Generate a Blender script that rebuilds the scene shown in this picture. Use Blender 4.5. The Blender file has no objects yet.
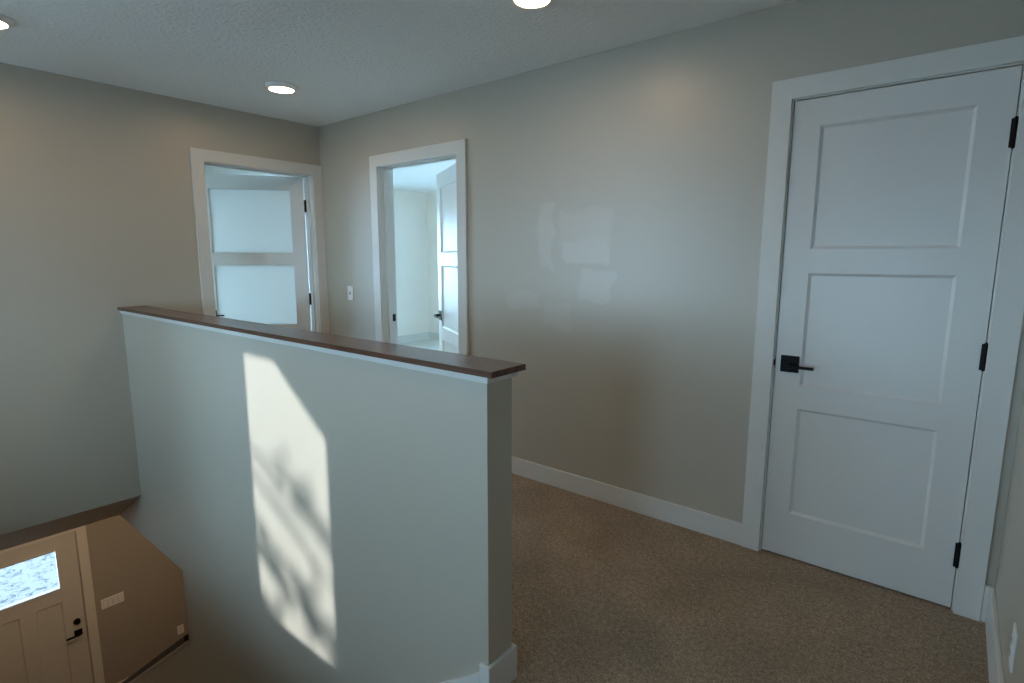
import bpy, bmesh, math, random
from mathutils import Vector, Matrix

random.seed(7)
S = bpy.context.scene
COL = S.collection
R = math.radians

# ------------------------------------------------------------------ camera
cam_data = bpy.data.cameras.new('camera')
cam = bpy.data.objects.new('camera', cam_data)
COL.objects.link(cam)
yaw, pit, rol = R(39.0428), R(-8.685), R(0.0765)
fwd = Vector((-math.sin(yaw)*math.cos(pit), math.cos(yaw)*math.cos(pit), math.sin(pit)))
rt = Vector((math.cos(yaw), math.sin(yaw), 0))
up = rt.cross(fwd)
rt2 = rt*math.cos(rol)+up*math.sin(rol)
up2 = -rt*math.sin(rol)+up*math.cos(rol)
M4 = Matrix((rt2, up2, -fwd)).transposed().to_4x4()
M4.translation = Vector((4.2003, -2.6558, 1.387))
cam.matrix_world = M4
cam_data.sensor_width = 36.0
cam_data.lens = 548.86*36/1024
cam_data.clip_start = 0.02
S.camera = cam

# ------------------------------------------------------------------ light
SKY = 20.0
SUN = 5.2
world = bpy.data.worlds.new('world'); S.world = world
world.use_nodes = True
nt = world.node_tree
nt.nodes.clear()
wo = nt.nodes.new('ShaderNodeOutputWorld')
bg = nt.nodes.new('ShaderNodeBackground')
bg.inputs['Color'].default_value = (0.47, 0.78, 1.0, 1)
bg.inputs['Strength'].default_value = SKY
# clear winter sky: pale and bright at the horizon, deeper blue overhead
_tc = nt.nodes.new('ShaderNodeTexCoord'); _sp = nt.nodes.new('ShaderNodeSeparateXYZ'); _cr = nt.nodes.new('ShaderNodeValToRGB')
nt.links.new(_tc.outputs['Generated'], _sp.inputs[0]); nt.links.new(_sp.outputs['Z'], _cr.inputs[0])
_cr.color_ramp.elements[0].position = 0.0; _cr.color_ramp.elements[0].color = (0.44, 0.735, 1.0, 1)
_cr.color_ramp.elements[1].position = 0.55; _cr.color_ramp.elements[1].color = (0.14, 0.25, 0.36, 1)
nt.links.new(_cr.outputs[0], bg.inputs['Color'])
nt.links.new(bg.outputs[0], wo.inputs[0])

SUN_DIR = Vector((0.40, 1.0, -0.37)).normalized()
sl = bpy.data.lights.new('sun', 'SUN')
sl.energy = SUN
sl.angle = R(0.65)
sl.color = (0.90, 0.96, 1.0)
sun = bpy.data.objects.new('sun', sl); COL.objects.link(sun)
sun.rotation_euler = SUN_DIR.to_track_quat('-Z', 'Y').to_euler()
sun.location = (-3, -12, 8)


def portal(name, loc, size, direction):
    l = bpy.data.lights.new(name, 'AREA')
    l.shape = 'RECTANGLE'; l.size = size[0]; l.size_y = size[1]
    l.cycles.is_portal = True
    o = bpy.data.objects.new(name, l); COL.objects.link(o)
    o.location = loc
    o.rotation_euler = Vector(direction).to_track_quat('-Z', 'Z').to_euler()


S.view_settings.view_transform = 'Standard'
S.view_settings.look = 'None'
S.view_settings.gamma = 1.0
S.view_settings.use_curve_mapping = False
S.view_settings.exposure = 0.20
S.render.engine = 'CYCLES'
S.cycles.max_bounces = 14
S.cycles.diffuse_bounces = 8
S.cycles.transparent_max_bounces = 16

# ------------------------------------------------------------------ materials
def new_mat(name):
    m = bpy.data.materials.new(name); m.use_nodes = True
    t = m.node_tree
    return m, t, t.nodes['Principled BSDF']


def N(t, kind, **kw):
    n = t.nodes.new(kind)
    for k, v in kw.items():
        if k in n.inputs: n.inputs[k].default_value = v
        else: setattr(n, k, v)
    return n


def paint(name, col, rough=0.6, bump=0.0, scale=220.0, spec=0.4, var=0.03, dist=0.0012):
    m, t, b = new_mat(name)
    tc = N(t, 'ShaderNodeTexCoord')
    b.inputs['Roughness'].default_value = rough
    b.inputs['Specular IOR Level'].default_value = spec
    n1 = N(t, 'ShaderNodeTexNoise', Scale=1.7, Detail=3.0)
    t.links.new(tc.outputs['Object'], n1.inputs['Vector'])
    mix = N(t, 'ShaderNodeMix', data_type='RGBA')
    mix.inputs[6].default_value = tuple(c*(1-var) for c in col)+(1,)
    mix.inputs[7].default_value = tuple(min(1, c*(1+var)) for c in col)+(1,)
    t.links.new(n1.outputs['Fac'], mix.inputs[0])
    t.links.new(mix.outputs[2], b.inputs['Base Color'])
    if bump:
        n2 = N(t, 'ShaderNodeTexNoise', Scale=scale, Detail=2.0)
        t.links.new(tc.outputs['Object'], n2.inputs['Vector'])
        bp = N(t, 'ShaderNodeBump', Strength=bump, Distance=dist)
        t.links.new(n2.outputs['Fac'], bp.inputs['Height'])
        t.links.new(bp.outputs[0], b.inputs['Normal'])
    return m


WALLC = (0.482, 0.432, 0.355)
M = {}
M['wall'] = paint('wall_paint', WALLC, 0.41, 0.10, 160, 0.95)
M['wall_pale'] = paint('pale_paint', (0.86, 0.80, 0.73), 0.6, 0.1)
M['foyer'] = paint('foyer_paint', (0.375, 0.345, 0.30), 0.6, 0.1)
M['trim'] = paint('trim_enamel', (0.70, 0.685, 0.65), 0.38, 0, spec=0.5, var=0.01)
M['door'] = paint('door_enamel', (0.72, 0.71, 0.685), 0.34, 0.03, 300, 0.5, var=0.01)
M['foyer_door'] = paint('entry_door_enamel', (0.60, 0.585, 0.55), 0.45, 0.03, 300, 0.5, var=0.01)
M['plastic'] = paint('white_plastic', (0.86, 0.86, 0.84), 0.3, 0, var=0.0)
M['black'] = paint('black_metal', (0.005, 0.005, 0.005), 0.5, 0, spec=0.18, var=0.0)
M['rubber'] = paint('dark_slot', (0.03, 0.03, 0.03), 0.7, 0, var=0.0)
M['gap'] = paint('grey_seal', (0.10, 0.09, 0.08), 0.8, 0, var=0.0)
M['snow'] = None

# wall with paint touch-up patches (back wall)
def back_wall_mat():
    m = M['wall'].copy(); m.name = 'wall_paint_with_touch_ups'
    t = m.node_tree; b = t.nodes['Principled BSDF']
    tc = [n for n in t.nodes if n.type == 'TEX_COORD'][0]
    sep = N(t, 'ShaderNodeSeparateXYZ')
    wob = N(t, 'ShaderNodeTexNoise', Scale=6.0, Detail=3.0)
    t.links.new(tc.outputs['Object'], wob.inputs['Vector'])
    vm = N(t, 'ShaderNodeVectorMath', operation='MULTIPLY_ADD')
    t.links.new(wob.outputs['Color'], vm.inputs[0])
    vm.inputs[1].default_value = (0.16, 0.16, 0.16)
    vm2 = N(t, 'ShaderNodeVectorMath', operation='ADD')
    vm2.inputs[1].default_value = (-0.08, -0.08, -0.08)
    t.links.new(tc.outputs['Object'], vm.inputs[2])
    t.links.new(vm.outputs[0], vm2.inputs[0])
    t.links.new(vm2.outputs[0], sep.inputs[0])
    rects = [(2.30, 1.52, .045, .17, .8), (2.46, 1.56, .05, .09, .5), (2.58, 1.43, .13, .05, 1.0), (2.62, 1.55, .12, .09, .6),
             (2.64, 1.24, .10, .08, .8), (2.30, 1.36, .05, .03, .6), (2.14, 1.13, .11, .04, .6), (2.38, 1.05, .09, .06, .5)]
    acc = None
    for (x, z, w, h, s) in rects:
        fs = []
        for ax, c, r in ((0, x, w), (2, z, h)):
            a = N(t, 'ShaderNodeMath', operation='SUBTRACT'); t.links.new(sep.outputs[ax], a.inputs[0]); a.inputs[1].default_value = c
            ab = N(t, 'ShaderNodeMath', operation='ABSOLUTE'); t.links.new(a.outputs[0], ab.inputs[0])
            mr = N(t, 'ShaderNodeMapRange'); t.links.new(ab.outputs[0], mr.inputs[0])
            mr.inputs[1].default_value = r; mr.inputs[2].default_value = r+0.02
            mr.inputs[3].default_value = 1; mr.inputs[4].default_value = 0
            fs.append(mr)
        mu = N(t, 'ShaderNodeMath', operation='MULTIPLY'); t.links.new(fs[0].outputs[0], mu.inputs[0]); t.links.new(fs[1].outputs[0], mu.inputs[1])
        m2 = N(t, 'ShaderNodeMath', operation='MULTIPLY'); t.links.new(mu.outputs[0], m2.inputs[0]); m2.inputs[1].default_value = s
        if acc is None: acc = m2
        else:
            mx = N(t, 'ShaderNodeMath', operation='MAXIMUM'); t.links.new(acc.outputs[0], mx.inputs[0]); t.links.new(m2.outputs[0], mx.inputs[1]); acc = mx
    mix = N(t, 'ShaderNodeMix', data_type='RGBA')
    old = b.inputs['Base Color'].links[0].from_socket
    sc = N(t, 'ShaderNodeMath', operation='MULTIPLY'); t.links.new(acc.outputs[0], sc.inputs[0]); sc.inputs[1].default_value = 0.30
    t.links.new(sc.outputs[0], mix.inputs[0]); t.links.new(old, mix.inputs[6])
    mix.inputs[7].default_value = (0.68, 0.65, 0.60, 1)
    t.links.new(mix.outputs[2], b.inputs['Base Color'])
    return m


M['wall_back'] = back_wall_mat()


def ceiling_mat():
    m, t, b = new_mat('textured_ceiling')
    tc = N(t, 'ShaderNodeTexCoord')
    b.inputs['Base Color'].default_value = (0.83, 0.83, 0.81, 1)
    b.inputs['Roughness'].default_value = 0.9
    v = N(t, 'ShaderNodeTexVoronoi', Scale=60.0)
    v.feature = 'SMOOTH_F1'
    n = N(t, 'ShaderNodeTexNoise', Scale=42.0, Detail=4.0, Roughness=0.6)
    t.links.new(tc.outputs['Object'], v.inputs['Vector']); t.links.new(tc.outputs['Object'], n.inputs['Vector'])
    a = N(t, 'ShaderNodeMath', operation='ADD'); t.links.new(v.outputs['Distance'], a.inputs[0]); t.links.new(n.outputs['Fac'], a.inputs[1])
    bp = N(t, 'ShaderNodeBump', Strength=0.6, Distance=0.005)
    t.links.new(a.outputs[0], bp.inputs['Height']); t.links.new(bp.outputs[0], b.inputs['Normal'])
    return m


M['ceiling'] = ceiling_mat()


def carpet_mat():
    m, t, b = new_mat('brown_carpet')
    tc = N(t, 'ShaderNodeTexCoord')
    b.inputs['Roughness'].default_value = 1.0
    b.inputs['Specular IOR Level'].default_value = 0.1
    b.inputs['Sheen Weight'].default_value = 0.15
    f = N(t, 'ShaderNodeTexNoise', Scale=160.0, Detail=3.0, Roughness=0.7)
    g = N(t, 'ShaderNodeTexNoise', Scale=55.0, Detail=2.0)
    h = N(t, 'ShaderNodeTexNoise', Scale=3.2, Detail=3.0, Distortion=0.6)
    for q in (f, g, h): t.links.new(tc.outputs['Object'], q.inputs['Vector'])
    cr = N(t, 'ShaderNodeValToRGB')
    cr.color_ramp.elements[0].position = 0.33; cr.color_ramp.elements[0].color = (0.21, 0.140, 0.090, 1)
    cr.color_ramp.elements[1].position = 0.68; cr.color_ramp.elements[1].color = (0.68, 0.52, 0.36, 1)
    e = cr.color_ramp.elements.new(0.5); e.color = (0.42, 0.30, 0.200, 1)
    t.links.new(f.outputs['Fac'], cr.inputs[0])
    mr = N(t, 'ShaderNodeMapRange'); t.links.new(h.outputs['Fac'], mr.inputs[0])
    mr.inputs[1].default_value = 0.35; mr.inputs[2].default_value = 0.65; mr.inputs[3].default_value = 0.90; mr.inputs[4].default_value = 1.09
    mg = N(t, 'ShaderNodeMapRange'); t.links.new(g.outputs['Fac'], mg.inputs[0])
    mg.inputs[1].default_value = 0.3; mg.inputs[2].default_value = 0.7; mg.inputs[3].default_value = 0.75; mg.inputs[4].default_value = 1.2
    mm = N(t, 'ShaderNodeMath', operation='MULTIPLY'); t.links.new(mr.outputs[0], mm.inputs[0]); t.links.new(mg.outputs[0], mm.inputs[1])
    hs = N(t, 'ShaderNodeVectorMath', operation='SCALE'); t.links.new(cr.outputs[0], hs.inputs[0]); t.links.new(mm.outputs[0], hs.inputs['Scale'])
    t.links.new(hs.outputs[0], b.inputs['Base Color'])
    ad = N(t, 'ShaderNodeMath', operation='ADD'); t.links.new(f.outputs['Fac'], ad.inputs[0]); t.links.new(g.outputs['Fac'], ad.inputs[1])
    bp = N(t, 'ShaderNodeBump', Strength=1.0, Distance=0.012)
    t.links.new(ad.outputs[0], bp.inputs['Height']); t.links.new(bp.outputs[0], b.inputs['Normal'])
    return m


M['carpet'] = carpet_mat()
M['pale_carpet'] = paint('pale_carpet', (0.62, 0.60, 0.56), 0.95, 0.5, 150, 0.1)


def wood_mat(name, dark, light, rough=0.28, axis='X'):
    m, t, b = new_mat(name)
    tc = N(t, 'ShaderNodeTexCoord')
    mp = N(t, 'ShaderNodeMapping')
    mp.inputs['Scale'].default_value = (1.2, 22, 22) if axis == 'X' else (22, 22, 1.2)
    t.links.new(tc.outputs['Object'], mp.inputs['Vector'])
    n = N(t, 'ShaderNodeTexNoise', Scale=2.2, Detail=6.0, Roughness=0.65, Distortion=0.4)
    t.links.new(mp.outputs[0], n.inputs['Vector'])
    cr = N(t, 'ShaderNodeValToRGB')
    cr.color_ramp.elements[0].position = 0.3; cr.color_ramp.elements[0].color = dark+(1,)
    cr.color_ramp.elements[1].position = 0.7; cr.color_ramp.elements[1].color = light+(1,)
    t.links.new(n.outputs['Fac'], cr.inputs[0]); t.links.new(cr.outputs[0], b.inputs['Base Color'])
    b.inputs['Roughness'].default_value = rough
    bp = N(t, 'ShaderNodeBump', Strength=0.15, Distance=0.001)
    t.links.new(n.outputs['Fac'], bp.inputs['Height']); t.links.new(bp.outputs[0], b.inputs['Normal'])
    return m


M['wood'] = wood_mat('dark_stained_wood', (0.045, 0.018, 0.010), (0.17, 0.070, 0.036), 0.25)
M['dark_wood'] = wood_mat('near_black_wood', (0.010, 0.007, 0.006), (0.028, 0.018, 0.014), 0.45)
M['bark'] = wood_mat('bark', (0.05, 0.04, 0.03), (0.12, 0.10, 0.08), 0.9, 'Z')


def glass_mat():
    m = bpy.data.materials.new('clear_pane'); m.use_nodes = True
    t = m.node_tree; t.nodes.clear()
    o = N(t, 'ShaderNodeOutputMaterial')
    tr = N(t, 'ShaderNodeBsdfTransparent'); tr.inputs[0].default_value = (0.97, 0.98, 0.98, 1)
    gl = N(t, 'ShaderNodeBsdfGlossy', Roughness=0.02)
    fr = N(t, 'ShaderNodeFresnel', IOR=1.45)
    mx = N(t, 'ShaderNodeMixShader')
    t.links.new(fr.outputs[0], mx.inputs[0]); t.links.new(tr.outputs[0], mx.inputs[1]); t.links.new(gl.outputs[0], mx.inputs[2])
    t.links.new(mx.outputs[0], o.inputs[0])
    return m


def frosted_mat():
    m = bpy.data.materials.new('frosted_glass'); m.use_nodes = True
    t = m.node_tree; t.nodes.clear()
    o = N(t, 'ShaderNodeOutputMaterial')
    tr = N(t, 'ShaderNodeBsdfTranslucent'); tr.inputs[0].default_value = (0.98, 0.96, 0.92, 1)
    df = N(t, 'ShaderNodeBsdfDiffuse'); df.inputs[0].default_value = (0.8, 0.85, 0.85, 1)
    gl = N(t, 'ShaderNodeBsdfGlossy', Roughness=0.35)
    fr = N(t, 'ShaderNodeFresnel', IOR=1.45)
    m0 = N(t, 'ShaderNodeMixShader'); m0.inputs[0].default_value = 0.12
    mx = N(t, 'ShaderNodeMixShader')
    t.links.new(tr.outputs[0], m0.inputs[1]); t.links.new(df.outputs[0], m0.inputs[2])
    t.links.new(fr.outputs[0], mx.inputs[0]); t.links.new(m0.outputs[0], mx.inputs[1]); t.links.new(gl.outputs[0], mx.inputs[2])
    t.links.new(mx.outputs[0], o.inputs[0])
    return m


M['glass'] = glass_mat()
M['frosted'] = frosted_mat()


def lamp_mat(strength):
    m = bpy.data.materials.new('lamp_diffuser'); m.use_nodes = True
    t = m.node_tree; t.nodes.clear()
    o = N(t, 'ShaderNodeOutputMaterial')
    e = N(t, 'ShaderNodeEmission'); e.inputs[0].default_value = (1.0, 0.72, 0.45, 1); e.inputs[1].default_value = strength
    t.links.new(e.outputs[0], o.inputs[0])
    return m


M['lamp'] = lamp_mat(58.0)


def snow_mat():
    m, t, b = new_mat('patchy_snow')
    tc = N(t, 'ShaderNodeTexCoord')
    n = N(t, 'ShaderNodeTexNoise', Scale=7.0, Detail=7.0, Roughness=0.8, Distortion=0.8)
    t.links.new(tc.outputs['Object'], n.inputs['Vector'])
    cr = N(t, 'ShaderNodeValToRGB')
    cr.color_ramp.elements[0].position = 0.41; cr.color_ramp.elements[0].color = (0.02, 0.02, 0.022, 1)
    cr.color_ramp.elements[1].position = 0.48; cr.color_ramp.elements[1].color = (0.145, 0.122, 0.108, 1)
    t.links.new(n.outputs['Fac'], cr.inputs[0]); t.links.new(cr.outputs[0], b.inputs['Base Color'])
    b.inputs['Roughness'].default_value = 0.9
    return m


M['snow'] = snow_mat()
M['clean_snow'] = paint('clean_snow', (0.80, 0.82, 0.84), 0.9)
M['sun_slab'] = paint('sun_clip_slab_dark', (0.12, 0.12, 0.12), 0.9)
M['leaf'] = paint('leaf_green', (0.10, 0.12, 0.05), 0.8)

# ------------------------------------------------------------------ mesh helpers
def link(name, bm, mat, parent=None, bevel=0.0, smooth=False, kind=None, label=None, cat=None, group=None, loc=None, rot=None):
    me = bpy.data.meshes.new(name)
    bmesh.ops.recalc_face_normals(bm, faces=bm.faces)
    if smooth:
        for f in bm.faces: f.smooth = True
    bm.to_mesh(me); bm.free()
    o = bpy.data.objects.new(name, me); COL.objects.link(o)
    for mm in (mat if isinstance(mat, (list, tuple)) else [mat]): me.materials.append(mm)
    if bevel:
        md = o.modifiers.new('bevel', 'BEVEL'); md.width = bevel; md.segments = 2; md.limit_method = 'ANGLE'
        md.harden_normals = False
    if smooth:
        try: me.set_sharp_from_angle(angle=R(35))
        except Exception: pass
    if parent: o.parent = parent
    if loc: o.location = loc
    if rot: o.rotation_euler = rot
    tag(o, kind, label, cat, group)
    return o


def tag(o, kind=None, label=None, cat=None, group=None):
    if kind: o['kind'] = kind
    if label: o['label'] = label
    if cat: o['category'] = cat
    if group: o['group'] = group


def empty(name, loc=(0, 0, 0), rz=0, **kw):
    o = bpy.data.objects.new(name, None); COL.objects.link(o)
    o.location = loc; o.rotation_euler = (0, 0, rz); o.empty_display_size = 0.1
    tag(o, **kw)
    return o


def add_box(bm, x0, x1, y0, y1, z0, z1):
    vs = [bm.verts.new(p) for p in ((x0, y0, z0), (x1, y0, z0), (x1, y1, z0), (x0, y1, z0), (x0, y0, z1), (x1, y0, z1), (x1, y1, z1), (x0, y1, z1))]
    for f in ((0, 3, 2, 1), (4, 5, 6, 7), (0, 1, 5, 4), (1, 2, 6, 5), (2, 3, 7, 6), (3, 0, 4, 7)):
        bm.faces.new([vs[i] for i in f])
    return vs


def box(*a):
    bm = bmesh.new(); add_box(bm, *a); return bm


def prism(poly, axis, a0, a1):
    """poly: 2-D outline in the other two axes (in x,y,z order), extruded along axis."""
    bm = bmesh.new()
    def P(p, a):
        if axis == 'x': return (a, p[0], p[1])
        if axis == 'y': return (p[0], a, p[1])
        return (p[0], p[1], a)
    A = [bm.verts.new(P(p, a0)) for p in poly]; B = [bm.verts.new(P(p, a1)) for p in poly]
    n = len(poly)
    bm.faces.new(A); bm.faces.new(B[::-1])
    for i in range(n):
        bm.faces.new((A[i], A[(i+1) % n], B[(i+1) % n], B[i]))
    return bm


def grid_solid(cu, cv, filled, axis, a0, a1):
    """Connected slab with holes. cu, cv: cut positions in the two in-plane axes; filled(u, v) tests a cell centre."""
    bm = bmesh.new(); cache = {}
    def V(i, j, k):
        key = (i, j, k)
        if key not in cache:
            u, v, a = cu[i], cv[j], (a0, a1)[k]
            p = {'x': (a, u, v), 'y': (u, a, v), 'z': (u, v, a)}[axis]
            cache[key] = bm.verts.new(p)
        return cache[key]
    nu, nv = len(cu)-1, len(cv)-1
    F = [[filled((cu[i]+cu[i+1])/2, (cv[j]+cv[j+1])/2) for j in range(nv)] for i in range(nu)]
    for i in range(nu):
        for j in range(nv):
            if not F[i][j]: continue
            for k in (0, 1):
                bm.faces.new((V(i, j, k), V(i+1, j, k), V(i+1, j+1, k), V(i, j+1, k)))
            for di, dj, e in ((-1, 0, ((i, j), (i, j+1))), (1, 0, ((i+1, j), (i+1, j+1))), (0, -1, ((i, j), (i+1, j))), (0, 1, ((i, j+1), (i+1, j+1)))):
                ii, jj = i+di, j+dj
                if 0 <= ii < nu and 0 <= jj < nv and F[ii][jj]: continue
                (p, q), (r, s) = e
                bm.faces.new((V(p, q, 0), V(r, s, 0), V(r, s, 1), V(p, q, 1)))
    return bm


def holes(rects, also=lambda u, v: True):
    def f(u, v):
        if not also(u, v): return False
        return not any(a < u < b and c < v < d for a, b, c, d in rects)
    return f


def cuts(lo, hi, *more):
    return sorted(set([lo, hi]+[m for m in more if lo < m < hi]))


def wall(name, axis, a0, a1, lo, hi, z0, z1, openings=(), mat='wall', **kw):
    cu = cuts(lo, hi, *[q for o in openings for q in o[:2]]); cv = cuts(z0, z1, *[q for o in openings for q in o[2:]])
    return link(name, grid_solid(cu, cv, holes(openings), axis, a0, a1), M[mat] if isinstance(mat, str) else mat, kind='structure', **kw)


def lathe(profile, seg=32):
    """profile (r, z) closed outline spun round z"""
    bm = bmesh.new(); rings = []
    for r, z in profile:
        if r < 1e-6: rings.append([bm.verts.new((0, 0, z))])
        else: rings.append([bm.verts.new((r*math.cos(2*math.pi*i/seg), r*math.sin(2*math.pi*i/seg), z)) for i in range(seg)])
    for a, b in zip(rings, rings[1:]):
        for i in range(seg):
            j = (i+1) % seg
            if len(a) == 1 and len(b) == 1: continue
            if len(a) == 1: bm.faces.new((a[0], b[j], b[i]))
            elif len(b) == 1: bm.faces.new((a[i], a[j], b[0]))
            else: bm.faces.new((a[i], a[j], b[j], b[i]))
    return bm


def cyl(bm, p0, p1, r0, r1=None, seg=16):
    r1 = r0 if r1 is None else r1
    p0, p1 = Vector(p0), Vector(p1); d = (p1-p0).normalized()
    a = d.orthogonal().normalized(); b = d.cross(a)
    A = [bm.verts.new(p0+r0*(a*math.cos(2*math.pi*i/seg)+b*math.sin(2*math.pi*i/seg))) for i in range(seg)]
    B = [bm.verts.new(p1+r1*(a*math.cos(2*math.pi*i/seg)+b*math.sin(2*math.pi*i/seg))) for i in range(seg)]
    bm.faces.new(A[::-1]); bm.faces.new(B)
    for i in range(seg):
        j = (i+1) % seg; bm.faces.new((A[i], A[j], B[j], B[i]))


# ------------------------------------------------------------------ key dimensions
H = 2.443                        # ceiling
YW = -1.494; YB = -1.380         # half wall faces
XE = 3.165                       # half wall end
XR = 4.417                       # right wall
CAPZ = 1.0683
YS = -2.50                       # outer side of stairwell
YX = -4.40                       # window wall
XF = -2.80                       # front wall of house (inside face)
ZL = -3.51                       # foyer floor
ZC = -0.535                      # foyer ceiling
SL = 0.752                       # stair pitch
C = 0.082                        # casing width
CT = 0.018
YM = 3.72                        # bedroom back wall

# openings: (lo, hi, z0, z1)
O_BED = (0.742, 1.611, 0.0, 2.066)      # doorway in back wall, rough opening
O_NEAR = (3.560, 4.325, 0.0, 2.066)
O_LEFT = (-0.953, -0.062, 0.0, 2.066)
W1 = (0.435, 1.148, 0.72, 2.075)          # stair window (glass)
W2 = (-2.66, -0.62, 0.02, 1.98)         # living room window
WL = (-2.75, -0.20, 0.30, 2.20)           # window of left room (in front wall)
W5 = (1.42, 2.20, 0.72, 1.76)           # window behind the camera
W7 = (3.25, 3.85, 0.55, 1.40)           # small window behind the camera
W6 = (-2.20, 2.40, 0.30, 2.15)           # unseen bedroom window, back wall, added to brighten the room
WB = (1.40, 2.85, 0.30, 1.90)           # bedroom window (front wall)

# ------------------------------------------------------------------ walls, upper floor
wall('wall_back', 'y', 0.0, 0.12, XF-0.12, XR+0.12, 0, H, [O_BED, O_NEAR], 'wall_back')
wall('wall_right', 'x', XR, XR+0.12, YX, 0.0, 0, H)
# left wall with the stair header below the floor line
cu = cuts(-3.0, 0.0, *O_LEFT[:2], YS, YB, YW); cv = cuts(-0.218, H, 0.0, *O_LEFT[2:])
def left_fill(u, v):
    if v < 0: return YS < u < YW
    return not (O_LEFT[0] < u < O_LEFT[1] and v < O_LEFT[3])
link('wall_left', grid_solid(cu, cv, left_fill, 'x', -0.12, 0.0), M['wall'], kind='structure')
wall('wall_window_side', 'y', YX-0.15, YX, XF-0.12, XR+0.12, -3.6, H, [W1, W2, W5, W7])
# front wall of the house: windows of the two rooms above, entry door below
ED = (-2.285, -1.330, ZL, ZL+2.062)
op = [WL, WB, ED]
cu = cuts(YX, YM+0.12, *[q for o in op for q in o[:2]]); cv = cuts(ZL-0.15, H, *[q for o in op for q in o[2:]])
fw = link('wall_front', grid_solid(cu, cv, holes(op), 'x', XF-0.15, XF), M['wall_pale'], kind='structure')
wall('wall_room_divider', 'y', -3.12, -3.0, XF, 0.0, 0, H)
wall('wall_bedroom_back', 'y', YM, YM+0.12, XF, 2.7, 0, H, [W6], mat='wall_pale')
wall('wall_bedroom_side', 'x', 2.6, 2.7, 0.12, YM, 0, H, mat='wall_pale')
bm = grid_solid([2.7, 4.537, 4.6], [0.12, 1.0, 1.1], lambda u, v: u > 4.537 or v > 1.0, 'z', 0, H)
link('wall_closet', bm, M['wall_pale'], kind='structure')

# half wall beside the stairs and everything below it down to the foyer
KX = -1.25
def cap_line(x): return -0.989+SL*(x-0.621)-0.045
poly = [(0.0, CAPZ-0.04), (0.0, -0.2185), (-0.554, ZC), (0.621, ZC), (0.621, cap_line(0.621)), (KX, cap_line(KX)), (KX, ZL), (XE, ZL), (XE, CAPZ-0.04)]
link('wall_stairwell', prism(poly, 'y', YW, YB), M['wall'], kind='structure')

# ceiling and floors
link('ceiling', grid_solid([XF-0.15, XR+0.12], [YX-0.15, YM+0.12], lambda u, v: True, 'z', H, H+0.15), M['ceiling'], kind='structure')
fl = grid_solid([XF, 0.0, XE, XR], [YX, -3.06, YS, YB, 0.06], lambda u, v: not (YS < v < YB and u < XE) and not (v > -3.06 and u < 0), 'z', -0.02, 0.0)
link('floor', fl, M['carpet'], kind='structure')
link('floor_bedroom', box(XF, XR, 0.0601, YM, -0.02, 0.0), M['pale_carpet'], kind='structure')
link('floor_corner_room', box(XF, -0.0601, -3.0599, 0.06, -0.02, 0.0), M['pale_carpet'], kind='structure')
link('trim_2', box(-0.06, -0.0003, -0.94, -0.07, -0.02, 0.0), M['carpet'], kind='structure')
# structure below the carpet
sub = grid_solid([XF, -0.554, -0.12, 0.0, XE, XR], [YX, YS, YW, YB, YM],
                 lambda u, v: not (YS < v < YB and -0.554 < u < XE) , 'z', -0.30, -0.02)
link('floor_structure', sub, M['wall_pale'], kind='structure')
link('ceiling_foyer', grid_solid([XF, -0.554, 0.74], [YS, YB, 0.6], lambda u, v: u < -0.554 or v > YB, 'z', ZC, ZC+0.2), M['wall'], kind='structure')
link('ceiling_stair', prism([(-0.001, -0.2182), (-0.554, ZC), (-0.554, -0.021), (-0.121, -0.021), (-0.121, -0.2182)], 'y', YS, YW-0.001), M['wall'], kind='structure')
# lower walls
wall('wall_stair_side', 'y', YS-0.12, YS, XF, XR, ZL, -0.02)
wall('wall_under_hall', 'x', 0.64, 0.76, YB, 0.6, ZL, ZC)
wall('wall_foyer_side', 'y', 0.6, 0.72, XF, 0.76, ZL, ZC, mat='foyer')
wall('wall_stair_end', 'x', XE+0.14, XE+0.24, YS, YW, ZL, -0.02)
link('floor_foyer', grid_solid([XF, 0.76, XE+0.24], [YS, YB, 0.6], lambda u, v: u < 0.76 or v < YB, 'z', ZL-0.15, ZL), M['wood'], kind='structure')
# foyer wall lining with its warmer paint (the drywall face on the inside of the front wall)
cu = cuts(YS, 0.6, *ED[:2]); cv = cuts(ZL, ZC, *ED[2:])
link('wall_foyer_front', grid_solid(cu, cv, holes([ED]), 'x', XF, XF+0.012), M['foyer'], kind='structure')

# carpeted stairs
n_st = 18; rise = -ZL/n_st; run = rise/SL
pts = [(XE-0.02, -0.0205)]
x = XE-0.02; z = 0
for i in range(n_st-1):
    z -= rise; pts.append((x, z)); x -= run; pts.append((x, z))
pts.append((x, ZL)); pts.append((XE+0.14, ZL)); pts.append((XE+0.14, -0.0205))
link('floor_stairs', prism(pts, 'y', YS, YW-0.0175), M['carpet'], kind='structure')
# top landing carpet nosing between stair head and hall is the floor itself: skirt board on the half wall
sk = [(XE-0.024, 0.0), (XE-0.024, 0.088), (XE-0.024-0.9*4.6, 0.088-SL*0.9*4.6*1.0), (XE-0.024-0.9*4.6, 0.088-SL*0.9*4.6-0.30), (XE-0.024, -0.30)]
sk = [(XE-0.024, 0.088), (KX, 0.088-SL*(XE-0.024-KX)), (KX, 0.088-SL*(XE-0.024-KX)-0.30), (XE-0.024, -0.27)]
link('trim_1', prism(sk, 'y', YW-0.0165, YW), M['trim'], bevel=0.002, kind='structure')

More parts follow.
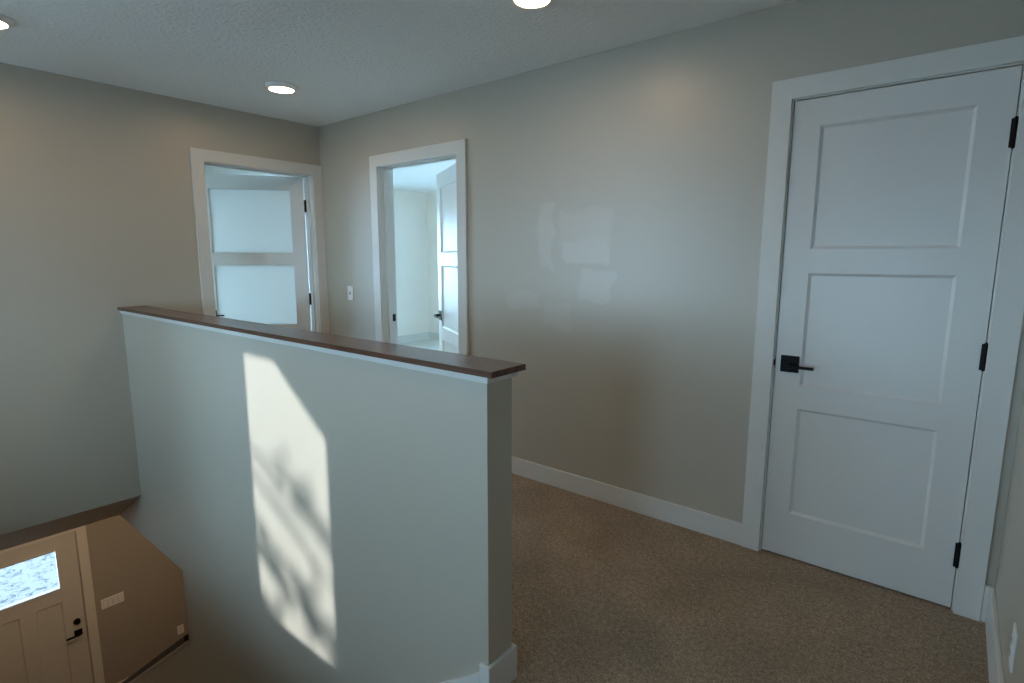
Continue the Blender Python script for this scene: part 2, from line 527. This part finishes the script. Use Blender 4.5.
# ------------------------------------------------------------------ baseboards
BH = 0.111; BT = 0.014
def base_profile_box(name, x0, x1, y0, y1, h=BH):
    link(name, box(x0, x1, y0, y1, 0.0, h), M['trim'], bevel=0.003, kind='structure')
base_profile_box('baseboard_back', 1.6735, 3.4970, -BT, 0)
base_profile_box('baseboard_corner', 0.0, 0.679, -BT, 0)
base_profile_box('baseboard_back_right', 4.388, XR, -BT, 0, 0.150)
base_profile_box('baseboard_right', XR-BT, XR, YX, -BT, 0.150)
base_profile_box('baseboard_left', 0, BT, YB, -1.003)
# half wall base wraps its free end
bw = [(XE-0.028, YW-BT), (XE+BT, YW-BT), (XE+BT, YB+BT), (0.0, YB+BT), (0.0, YB), (XE, YB), (XE, YW), (XE-0.028, YW)]
link('baseboard_half_wall', prism(bw, 'z', 0.0, BH+0.008), M['trim'], bevel=0.003, kind='structure')
# bedroom base
bb = [(XF+BT, 0.12), (XF+BT, YM-BT), (2.6, YM-BT), (2.6, YM), (XF, YM), (XF, 0.12)]
link('baseboard_bedroom', prism(bb, 'z', 0.0, 0.13), M['trim'], bevel=0.003, kind='structure')
link('baseboard_foyer', prism([(XF+0.012, -1.226), (XF+0.012+BT, -1.226), (XF+0.012+BT, 0.6), (XF+0.012, 0.6)], 'z', ZL, ZL+0.12), M['trim'], bevel=0.003, kind='structure')

# ------------------------------------------------------------------ half wall cap
cap = empty('half_wall_cap', (XE/2, (YW+YB)/2, CAPZ-0.04), label='dark-stained wooden cap board running level along top of the half wall', cat='wall cap')
cap_x = XE/2; cap_y = (YW+YB)/2
o = link('cap_board', box(-cap_x+0.0005, XE+0.037-cap_x, YW-0.023-cap_y, YB+0.023-cap_y, 0.021, 0.040), M['wood'], parent=cap, bevel=0.0015)
o = link('trim_strip', box(-cap_x+0.0005, XE+0.013-cap_x, YW-0.013-cap_y, YB+0.013-cap_y, 0.0005, 0.0205), M['trim'], parent=cap, bevel=0.001, label='white trim strip under the cap')
# sloping cap on the lower stair wall
def slope_poly(off0, off1, x0=KX-0.01, x1=0.6205):
    return [(x0, cap_line(x0)+off0), (x1, cap_line(x1)+off0), (x1, cap_line(x1)+off1), (x0, cap_line(x0)+off1)]
sc_ = empty('stair_wall_cap', (0, 0, 0), label='dark sloping cap on the low wall down by the foyer', cat='wall cap')
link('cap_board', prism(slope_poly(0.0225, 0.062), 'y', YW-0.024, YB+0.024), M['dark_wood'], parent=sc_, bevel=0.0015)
link('trim_strip', prism(slope_poly(0.0005, 0.022), 'y', YW-0.014, YB+0.014), M['trim'], parent=sc_, bevel=0.001, label='white trim strip under the sloping cap')

# ------------------------------------------------------------------ doors
def slab_frame(w, h, panels, th):
    """three-panel slab, hinge at x=0, running to -x; front face at y=0, back at y=th"""
    cu = cuts(-w, 0, *[q for p in panels for q in p[:2]]); cv = cuts(0, h, *[q for p in panels for q in p[2:]])
    return grid_solid(cu, cv, holes(panels), 'y', 0, th)


def lever(parent, x, z, y, ny, direction, lock_only=False):
    """square rose lever; y is the face, ny the outward sign, direction the sign of x the lever points to"""
    s = 0.0375
    g = box(x-s, x+s, min(y, y+ny*0.008), max(y, y+ny*0.008), z-s, z+s)
    l = link('door_lever', g, M['black'], parent=parent, bevel=0.0015, label='black square-plate door lever')
    b = bmesh.new()
    cyl(b, (x, y+ny*0.006, z), (x, y+ny*0.050, z), 0.010)
    link('lever_neck', b, M['black'], parent=l)
    b = bmesh.new()
    x1 = x+direction*0.104; xa = x-direction*0.010
    add_box(b, min(xa, x1), max(xa, x1), min(y+ny*0.043, y+ny*0.055), max(y+ny*0.043, y+ny*0.055), z-0.011, z+0.001)
    link('lever_grip', b, M['black'], parent=l, bevel=0.002)
    return l


def panel_bm(p, y0, th, lip=0.0015, rec=0.0115, inset=0.011):
    """recessed flat panel with a sloping moulded edge on both faces"""
    bm = bmesh.new(); x0, x1, z0, z1 = p
    def ring(i, y): return [bm.verts.new(q) for q in ((x0+i, y, z0+i), (x1-i, y, z0+i), (x1-i, y, z1-i), (x0+i, y, z1-i))]
    A = ring(0, y0+lip); B = ring(inset, y0+rec); C_ = ring(0, y0+th-lip); D = ring(inset, y0+th-rec)
    bm.faces.new(B); bm.faces.new(D[::-1])
    for i in range(4):
        j = (i+1) % 4
        bm.faces.new((A[i], A[j], B[j], B[i])); bm.faces.new((C_[i], C_[j], D[j], D[i])); bm.faces.new((A[i], A[j], C_[j], C_[i]))
    return bm


PANELS_Z = [(1.4249, 1.9305), (0.8258, 1.3225), (0.2216, 0.7196)]


def hinge_bm(x, y, z, r=0.0075, hh=0.098):
    b = bmesh.new()
    cyl(b, (x, y, z-hh/2), (x, y, z+hh/2), r)
    cyl(b, (x, y, z+hh/2), (x, y, z+hh/2+0.006), r*0.75, r*0.4)
    cyl(b, (x, y, z-hh/2-0.004), (x, y, z-hh/2), r*0.4, r*0.75)
    add_box(b, x-0.012, x+0.001, y-0.001, y+0.004, z-hh/2, z+hh/2)
    add_box(b, x-0.0015, x+0.010, y+0.002, y+0.006, z-hh/2, z+hh/2)
    return b


def make_door(name, loc, rz, w, label, swing=0.0, hinge_side='hall', left=0.08, panel_mat='door', handle=True, wall_t=0.12, hinge_z=(0.238, 1.0255, 1.819),
              top=2.042, far_casing=True):
    """local frame: x to the hinge side, +y into the room behind, origin at the hinge-side jamb face on the hall face.
    The slab spans x in [-w-0.003, -0.003]."""
    root = empty(name, loc, rz, kind='structure', label=label)
    L = -w-0.006                          # latch-side jamb inner face
    J = 0.019
    # jamb (three sides, one lining) and stop
    jz = 2.046
    jb = grid_solid([L-J, L, 0.0, J], [0, jz, jz+0.019], lambda u, v: not (L < u < 0 and v < jz), 'y', 0.0, wall_t)
    jamb = link('door_jamb', jb, M['trim'], parent=root, bevel=0.001)
    sy0, sy1 = (0.042, 0.074) if hinge_side == 'hall' else (0.045, wall_t-0.040)
    stp = grid_solid([L, L+0.010, -0.010, 0.0], [0, jz-0.010, jz], lambda u, v: not (L+0.010 < u < -0.010 and v < jz-0.010), 'y', sy0, sy1)
    link('door_stop', stp, M['trim'], parent=jamb, bevel=0.001)
    # casing hall side: reveal 5 mm
    rv = 0.005
    def casing(y0, y1):
        return grid_solid([L-rv-C, L-rv, rv, rv+C], [0.0, jz+rv, jz+rv+C], lambda u, v: not (L-rv < u < rv and v < jz+rv), 'y', y0, y1)
    link('door_casing', casing(-CT, -0.0003), M['trim'], parent=root, bevel=0.0015)
    if far_casing:
        link('door_casing', casing(wall_t+0.0003, wall_t+CT), M['trim'], parent=root, bevel=0.0015)
    # slab
    th = 0.035
    if hinge_side == 'hall': hy = 0.003
    else: hy = wall_t-0.003
    piv = (-0.003, hy, 0.010)
    h = top-0.010
    st = 0.107
    pr = []
    for z0, z1 in PANELS_Z:
        pr.append((-w+st-0.002, -st, z0-0.010, z1-0.010))
    fb = slab_frame(w, h, pr, th)
    if hinge_side != 'hall':
        for v in fb.verts: v.co.y -= th
    y0 = 0.0 if hinge_side == 'hall' else -th
    slab = link('door_slab', fb, M['door'], parent=root, bevel=0.0008, loc=piv, rot=(0, 0, swing))
    rec = 0.011 if panel_mat == 'door' else 0.012
    for p in pr:
        pm = M[panel_mat]
        kw = {} if panel_mat == 'door' else dict(label='frosted glass pane lit from behind')
        if panel_mat == 'door': link('door_panel', panel_bm(p, y0, th), pm, parent=slab)
        else: link('door_panel', box(p[0], p[1], y0+rec, y0+th-rec, p[2], p[3]), pm, parent=slab, **kw)
    if handle:
        lever(slab, -w+0.060, 0.919-0.010, y0, -1, 1)
        lever(slab, -w+0.060, 0.919-0.010, y0+th, 1, 1)
    # hinges
    for z in hinge_z:
        if hinge_side == 'hall':
            link('door_hinge', hinge_bm(-0.001, -0.006, z), M['black'], parent=root, smooth=True, label='black door hinge')
        else:
            b = bmesh.new()
            cyl(b, (0.002, hy+0.009, z-0.049), (0.002, hy+0.009, z+0.049), 0.007)
            add_box(b, -0.004, -0.0005, hy-0.034, hy+0.006, z-0.049, z+0.049)
            c, s = math.cos(swing), math.sin(swing)
            vs = add_box(b, -0.002, 0.0015, -0.033, 0.004, z-0.049, z+0.049)
            for v in vs:
                x_, y_ = v.co.x, v.co.y
                v.co.x = piv[0]+x_*c-y_*s; v.co.y = piv[1]+x_*s+y_*c
            link('door_hinge', b, M['black'], parent=root, label='black door hinge')
    # strike plate on the latch jamb
    ys = (0.006, 0.034) if hinge_side == 'hall' else (wall_t-0.036, wall_t-0.003)
    link('strike_plate', box(L-0.0004, L+0.0016, ys[0], ys[1], 0.919-0.028, 0.919+0.028), M['black'], parent=root, label='black strike plate')
    if hinge_side == 'hall':
        link('strike_lip', box(L-0.004, L+0.0012, -0.0024, 0.008, 0.905, 0.933), M['black'], parent=root)
    return root


# closet door near the camera (swings to the hall, closed)
make_door('door_1', (4.300, 0, 0), 0, 0.711, 'closed white three-panel door beside the right wall, black lever at its left edge')
# bedroom doorway
make_door('door_2', (1.586, 0, 0), 0, 0.812, 'open white three-panel door swung into the bright room beyond the half wall',
          swing=-R(30), hinge_side='room', hinge_z=(0.25, 1.03, 1.80))
# left room doorway, on the wall x = 0
make_door('door_3', (0, -0.087, 0), R(90), 0.824, 'half-open door with frosted glass panes in the corner left of the light switch',
          swing=-R(38), hinge_side='room', panel_mat='frosted', hinge_z=(0.25, 1.035, 1.81))

# ------------------------------------------------------------------ entry door down in the foyer
def entry_door():
    fx = XF+0.012
    root = empty('door_4', (fx, -1.349, ZL), R(90), kind='structure', label='cream entry door with a wide top window, down in the foyer')
    # local: -x runs towards world -y ... rotated +90: local x -> world y, local y -> world -x
    w = 0.905; L = -w-0.006
    jz = 2.043
    link('door_jamb', grid_solid([L-0.019, L, 0.0, 0.019], [0, jz, jz+0.019], lambda u, v: not (L < u < 0 and v < jz), 'y', 0.0, 0.16), M['foyer_door'], parent=root, bevel=0.001)
    link('door_stop', grid_solid([L, L+0.012, -0.012, 0.0], [0, jz-0.012, jz], lambda u, v: not (L+0.012 < u < -0.012 and v < jz-0.012), 'y', 0.050, 0.09), M['foyer_door'], parent=root)
    cw = 0.085
    link('door_casing', grid_solid([L-0.005-cw, L-0.005, 0.005, 0.005+cw], [0, jz+0.005, jz+0.005+cw], lambda u, v: not (L-0.005 < u < 0.005 and v < jz+0.005), 'y', -CT, -0.0003), M['trim'], parent=root, bevel=0.0015)
    wz = (1.465, 1.880)
    win = (-w+0.18, -0.175, wz[0], wz[1])
    pans = [(-0.385, -0.175, 0.24, 1.305), (-w+0.18, -w+0.39, 0.24, 1.305)]
    allp = [win]+pans
    cu = cuts(-w, 0, *[q for p in allp for q in p[:2]]); cv = cuts(0, 2.030, *[q for p in allp for q in p[2:]])
    bm = grid_solid(cu, cv, holes(allp), 'y', 0, 0.044)
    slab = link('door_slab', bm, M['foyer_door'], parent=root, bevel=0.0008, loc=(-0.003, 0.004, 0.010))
    for p in pans:
        link('door_panel', panel_bm(p, 0.0, 0.044), M['foyer_door'], parent=slab)
    link('door_pane', box(win[0], win[1], 0.018, 0.024, win[2], win[3]), M['glass'], parent=slab, label='clear glass pane showing snow outside')
    b = grid_solid([win[0]-0.018, win[0], win[1], win[1]+0.018], [wz[0]-0.018, wz[0], wz[1], wz[1]+0.018], lambda u, v: not (win[0] < u < win[1] and wz[0] < v < wz[1]), 'y', -0.008, -0.0003)
    link('pane_frame', b, M['foyer_door'], parent=slab, bevel=0.002)
    # hardware: lever points away from the latch edge (towards the hinge side, world -y)
    zl = 0.895; xl = -0.075
    b = box(xl-0.035, xl+0.035, -0.010, -0.0003, zl-0.030, zl+0.040)
    lv = link('door_lever', b, M['black'], parent=slab, bevel=0.002, label='black square-plate entry lever')
    b = bmesh.new(); cyl(b, (xl, -0.008, zl), (xl, -0.052, zl), 0.010); link('lever_neck', b, M['black'], parent=lv)
    link('lever_grip', box(xl-0.115, xl+0.010, -0.058, -0.046, zl-0.010, zl+0.010), M['black'], parent=lv, bevel=0.002)
    b = bmesh.new(); cyl(b, (xl, -0.0003, zl+0.135), (xl, -0.020, zl+0.135), 0.033, 0.029, 28); 
    db = link('deadbolt', b, M['black'], parent=slab, bevel=0.002, label='round black deadbolt')
    b = bmesh.new(); add_box(b, xl-0.018, xl+0.018, -0.034, -0.019, zl+0.130, zl+0.140); link('deadbolt_turn', b, M['black'], parent=db)
    link('strike_plate', box(-0.0016, 0.0004, 0.006, 0.03, zl-0.02, zl+0.05), M['black'], parent=root)
entry_door()

# ------------------------------------------------------------------ windows (behind or beside the camera, and in the rooms)
def make_window(name, axis, a_in, a_out, rect, portal_dir):
    lo, hi, z0, z1 = rect
    root = empty(name, kind='structure')
    t = 0.035
    am = (a_in+a_out)/2
    fr = grid_solid([lo-0.0, lo+t*0.0+0.0005, hi-0.0005, hi] if False else [lo, lo+0.012, hi-0.012, hi], [z0, z0+0.012, z1-0.012, z1],
                    lambda u, v: not (lo+0.012 < u < hi-0.012 and z0+0.012 < v < z1-0.012), axis, am-0.03, am+0.03)
    link('window_frame', fr, M['trim'], parent=root)
    if axis == 'y': g = box(lo+0.012, hi-0.012, am-0.003, am+0.003, z0+0.012, z1-0.012)
    else: g = box(am-0.003, am+0.003, lo+0.012, hi-0.012, z0+0.012, z1-0.012)
    link('window_pane', g, M['glass'], parent=root)
    s = 1 if a_in > a_out else -1
    cs = grid_solid([lo-0.09, lo, hi, hi+0.09], [z0-0.09, z0, z1, z1+0.09], lambda u, v: not (lo < u < hi and z0 < v < z1), axis, a_in+s*0.0003, a_in+s*0.018)
    link('window_casing', cs, M['trim'], parent=root, bevel=0.0015)
    c = ((lo+hi)/2, (z0+z1)/2)
    loc = (c[0], a_out, c[1]) if axis == 'y' else (a_out, c[0], c[1])
    portal('portal_'+name, loc, (hi-lo, z1-z0), portal_dir)
make_window('window_1', 'y', YX, YX-0.15, W1, (0, 1, 0))
make_window('window_2', 'y', YX, YX-0.15, W2, (0, 1, 0))
make_window('window_5', 'y', YX, YX-0.15, W5, (0, 1, 0))
make_window('window_7', 'y', YX, YX-0.15, W7, (0, 1, 0))
make_window('window_fill', 'y', YM, YM+0.12, W6, (0, -1, 0))
make_window('window_3', 'x', XF, XF-0.15, WL, (1, 0, 0))
make_window('window_4', 'x', XF, XF-0.15, WB, (1, 0, 0))

# ------------------------------------------------------------------ electrical plates
def wall_plate(name, loc, rz, w, h, gangs, kind, label, cat):
    """faces local -y"""
    root = empty(name, loc, rz, label=label, cat=cat)
    link('cover_plate', box(-w/2, w/2, -0.006, -0.0005, -h/2, h/2), M['plastic'], parent=root, bevel=0.002)
    for i in range(gangs):
        x = (i-(gangs-1)/2)*0.046
        if kind == 'switch':
            r = link('rocker', box(x-0.0165, x+0.0165, -0.0085, -0.0055, -0.033, 0.033), M['plastic'], parent=root, bevel=0.0015)
            link('rocker_rim', grid_solid([x-0.0185, x-0.0170, x+0.0170, x+0.0185], [-0.035, -0.0335, 0.0335, 0.035],
                 lambda u, v: not (x-0.0170 < u < x+0.0170 and abs(v) < 0.0335), 'y', -0.0064, -0.0058), M['gap'], parent=r)
        elif kind == 'toggle':
            b = box(x-0.005, x+0.005, -0.007, -0.0055, -0.012, 0.012)
            link('toggle_slot', b, M['gap'], parent=root)
            link('toggle', box(x-0.004, x+0.004, -0.018, -0.0065, -0.008, 0.002), M['plastic'], parent=root, bevel=0.001)
        else:
            for dz in (0.019, -0.019):
                r = link('receptacle', box(x-0.0165, x+0.0165, -0.0080, -0.0055, dz-0.014, dz+0.014), M['plastic'], parent=root, bevel=0.003)
                for sx in (-0.0065, 0.0065):
                    link('slot', box(x+sx-0.0011, x+sx+0.0011, -0.0084, -0.0078, dz-0.001, dz+0.009), M['rubber'], parent=r)
                b = bmesh.new(); cyl(b, (x, -0.0078, dz-0.007), (x, -0.0084, dz-0.007), 0.0024)
                link('ground_hole', b, M['rubber'], parent=r)
    return root


wall_plate('light_switch', (0.352, 0, 1.100), 0, 0.070, 0.115, 1, 'toggle', 'white single light switch between the two far doorways', 'light switch')
wall_plate('power_outlet', (XR, -0.706, 0.318), R(-90), 0.070, 0.115, 1, 'outlet', 'white power outlet low on the right wall by the closed door', 'power outlet')
wall_plate('switch_plate', (XF+0.012, -1.100, ZL+1.115), R(90), 0.213, 0.115, 4, 'switch', 'wide white four-rocker switch plate beside the entry door', 'light switch')
wall_plate('power_outlet', (XF+0.012, -0.467, ZL+0.40), R(90), 0.072, 0.115, 1, 'outlet', 'small white power outlet low on the tan foyer wall', 'power outlet')

# ------------------------------------------------------------------ recessed ceiling lights
def disc_light(x, y, label, z=H, sc=1.0):
    root = empty('recessed_light', (x, y, z), label=label, cat='ceiling light', group='recessed ceiling lights')
    ring = [(0.072, -0.0005), (0.095, -0.0005), (0.095, -0.004), (0.092, -0.008), (0.078, -0.024), (0.073, -0.025), (0.0705, -0.022), (0.0705, -0.0005)]
    root.scale = (sc, sc, 1)
    link('trim_ring', lathe(ring, 48), M['plastic'], parent=root, smooth=True)
    link('lens', lathe([(0.0, -0.012), (0.0703, -0.012), (0.0703, -0.0215), (0.05, -0.0225), (0.0, -0.023)], 48), M['lamp'], parent=root, smooth=True, label='glowing lens')
disc_light(0.800, -0.750, 'round recessed ceiling light above the half-open frosted door')
disc_light(2.745, -0.735, 'round recessed ceiling light cut off by the top edge')
disc_light(2.745, -2.070, 'unseen round recessed ceiling light over the stairs, added as warm fill')  # out-of-view lamp continuing the grid, added for warm fill
disc_light(0.730, -2.090, 'round recessed ceiling light cut off at the upper left edge')

disc_light(-1.5, -1.7, 'unseen round ceiling light added to brighten the foyer by the entry door', ZC, 1.65)  # this and the next lamp are unseen, added to lift the foyer
disc_light(-1.3, -0.3, 'unseen round ceiling light added to brighten the far side of the foyer', ZC, 1.65)

# ------------------------------------------------------------------ outside
link('ground', grid_solid([-60, XF-0.16], [-3.6, 40], lambda u, v: True, 'z', -3.95, -3.75), M['snow'], kind='structure')
link('ground_snow', grid_solid([-60, XF-0.16, 40], [-60, -3.6, 60], lambda u, v: not (u < XF-0.16 and v > -3.6), 'z', -3.95, -3.751), M['clean_snow'], kind='structure')
# unseen slab added outside the stair window, its sloped edge cutting the sun patch
ov = [(0.36, 2.385), (1.3, 1.705), (1.3, 4.2), (0.36, 4.2)]
link('sun_clip_slab', prism(ov, 'y', -5.35, -5.05), M['sun_slab'], kind='structure')

link('wall_sun_blocker', box(2.40-3.2, 5.4-3.2, -1.494-8-2.0, -1.494-8, -3.75, 4.6), M['wall_pale'], kind='structure')  # unseen block added to keep direct sun out of the windows behind the camera

# tree outside, its boughs crossing the low sun
def tree():
    root = empty('garden_tree', (-1.4, -10.0, -3.75), label='tree outside whose boughs shade the sunlight on the half wall', cat='tree')
    b = bmesh.new()
    tgt = []
    cyl(b, (-1.9, 0, 0), (-1.8, 0, 4.4), 0.14, 0.08, 10)
    cyl(b, (-1.8, 0, 4.4), (-1.65, 0.1, 9.0), 0.08, 0.02, 10)
    link('trunk', b, M['bark'], parent=root, smooth=True)
    br = bmesh.new(); lf = bmesh.new()
    t = 8.4
    # sun rays to the stair window pass this plane at x-0.4t, z+0.37t: leaf clusters follow boughs there
    for (px, pz, qx, qz, n, sp) in ((1.62, 0.40, 2.40, -0.02, 8, .03), (2.0, 0.42, 2.36, 0.18, 46, .05), (1.55, 0.02, 2.40, -0.30, 46, .04),
                             (1.95, -0.05, 2.42, -0.34, 60, .06), (1.5, 0.22, 1.85, -0.02, 16, .03), (1.55, -0.22, 2.0, -0.42, 14, .03)):
        A = Vector((px-0.4*t+1.4, 0, pz+0.37*t+3.75)); B = Vector((qx-0.4*t+1.4, 0.1, qz+0.37*t+3.75))
        cyl(br, A, B, 0.014, 0.008, 8)
        cyl(br, (-1.8, 0, A.z+0.5), A, 0.022, 0.014, 8)
        for k in range(n):
            f = random.random()
            p = A.lerp(B, f)+Vector((random.gauss(0, .03), random.gauss(0, .25), random.gauss(0, sp)))
            r = random.uniform(0.012, 0.04)
            mt = Matrix.Translation(p) @ Matrix.Rotation(random.random()*6, 4, Vector((random.random(), random.random(), 1)).normalized()) @ Matrix.Diagonal((r*1.8, r, r*0.6, 1))
            bmesh.ops.create_icosphere(lf, subdivisions=1, radius=1, matrix=mt)
    link('boughs', br, M['bark'], parent=root)
    o = link('foliage', lf, M['leaf'], parent=root)
    o['kind'] = 'stuff'
tree()
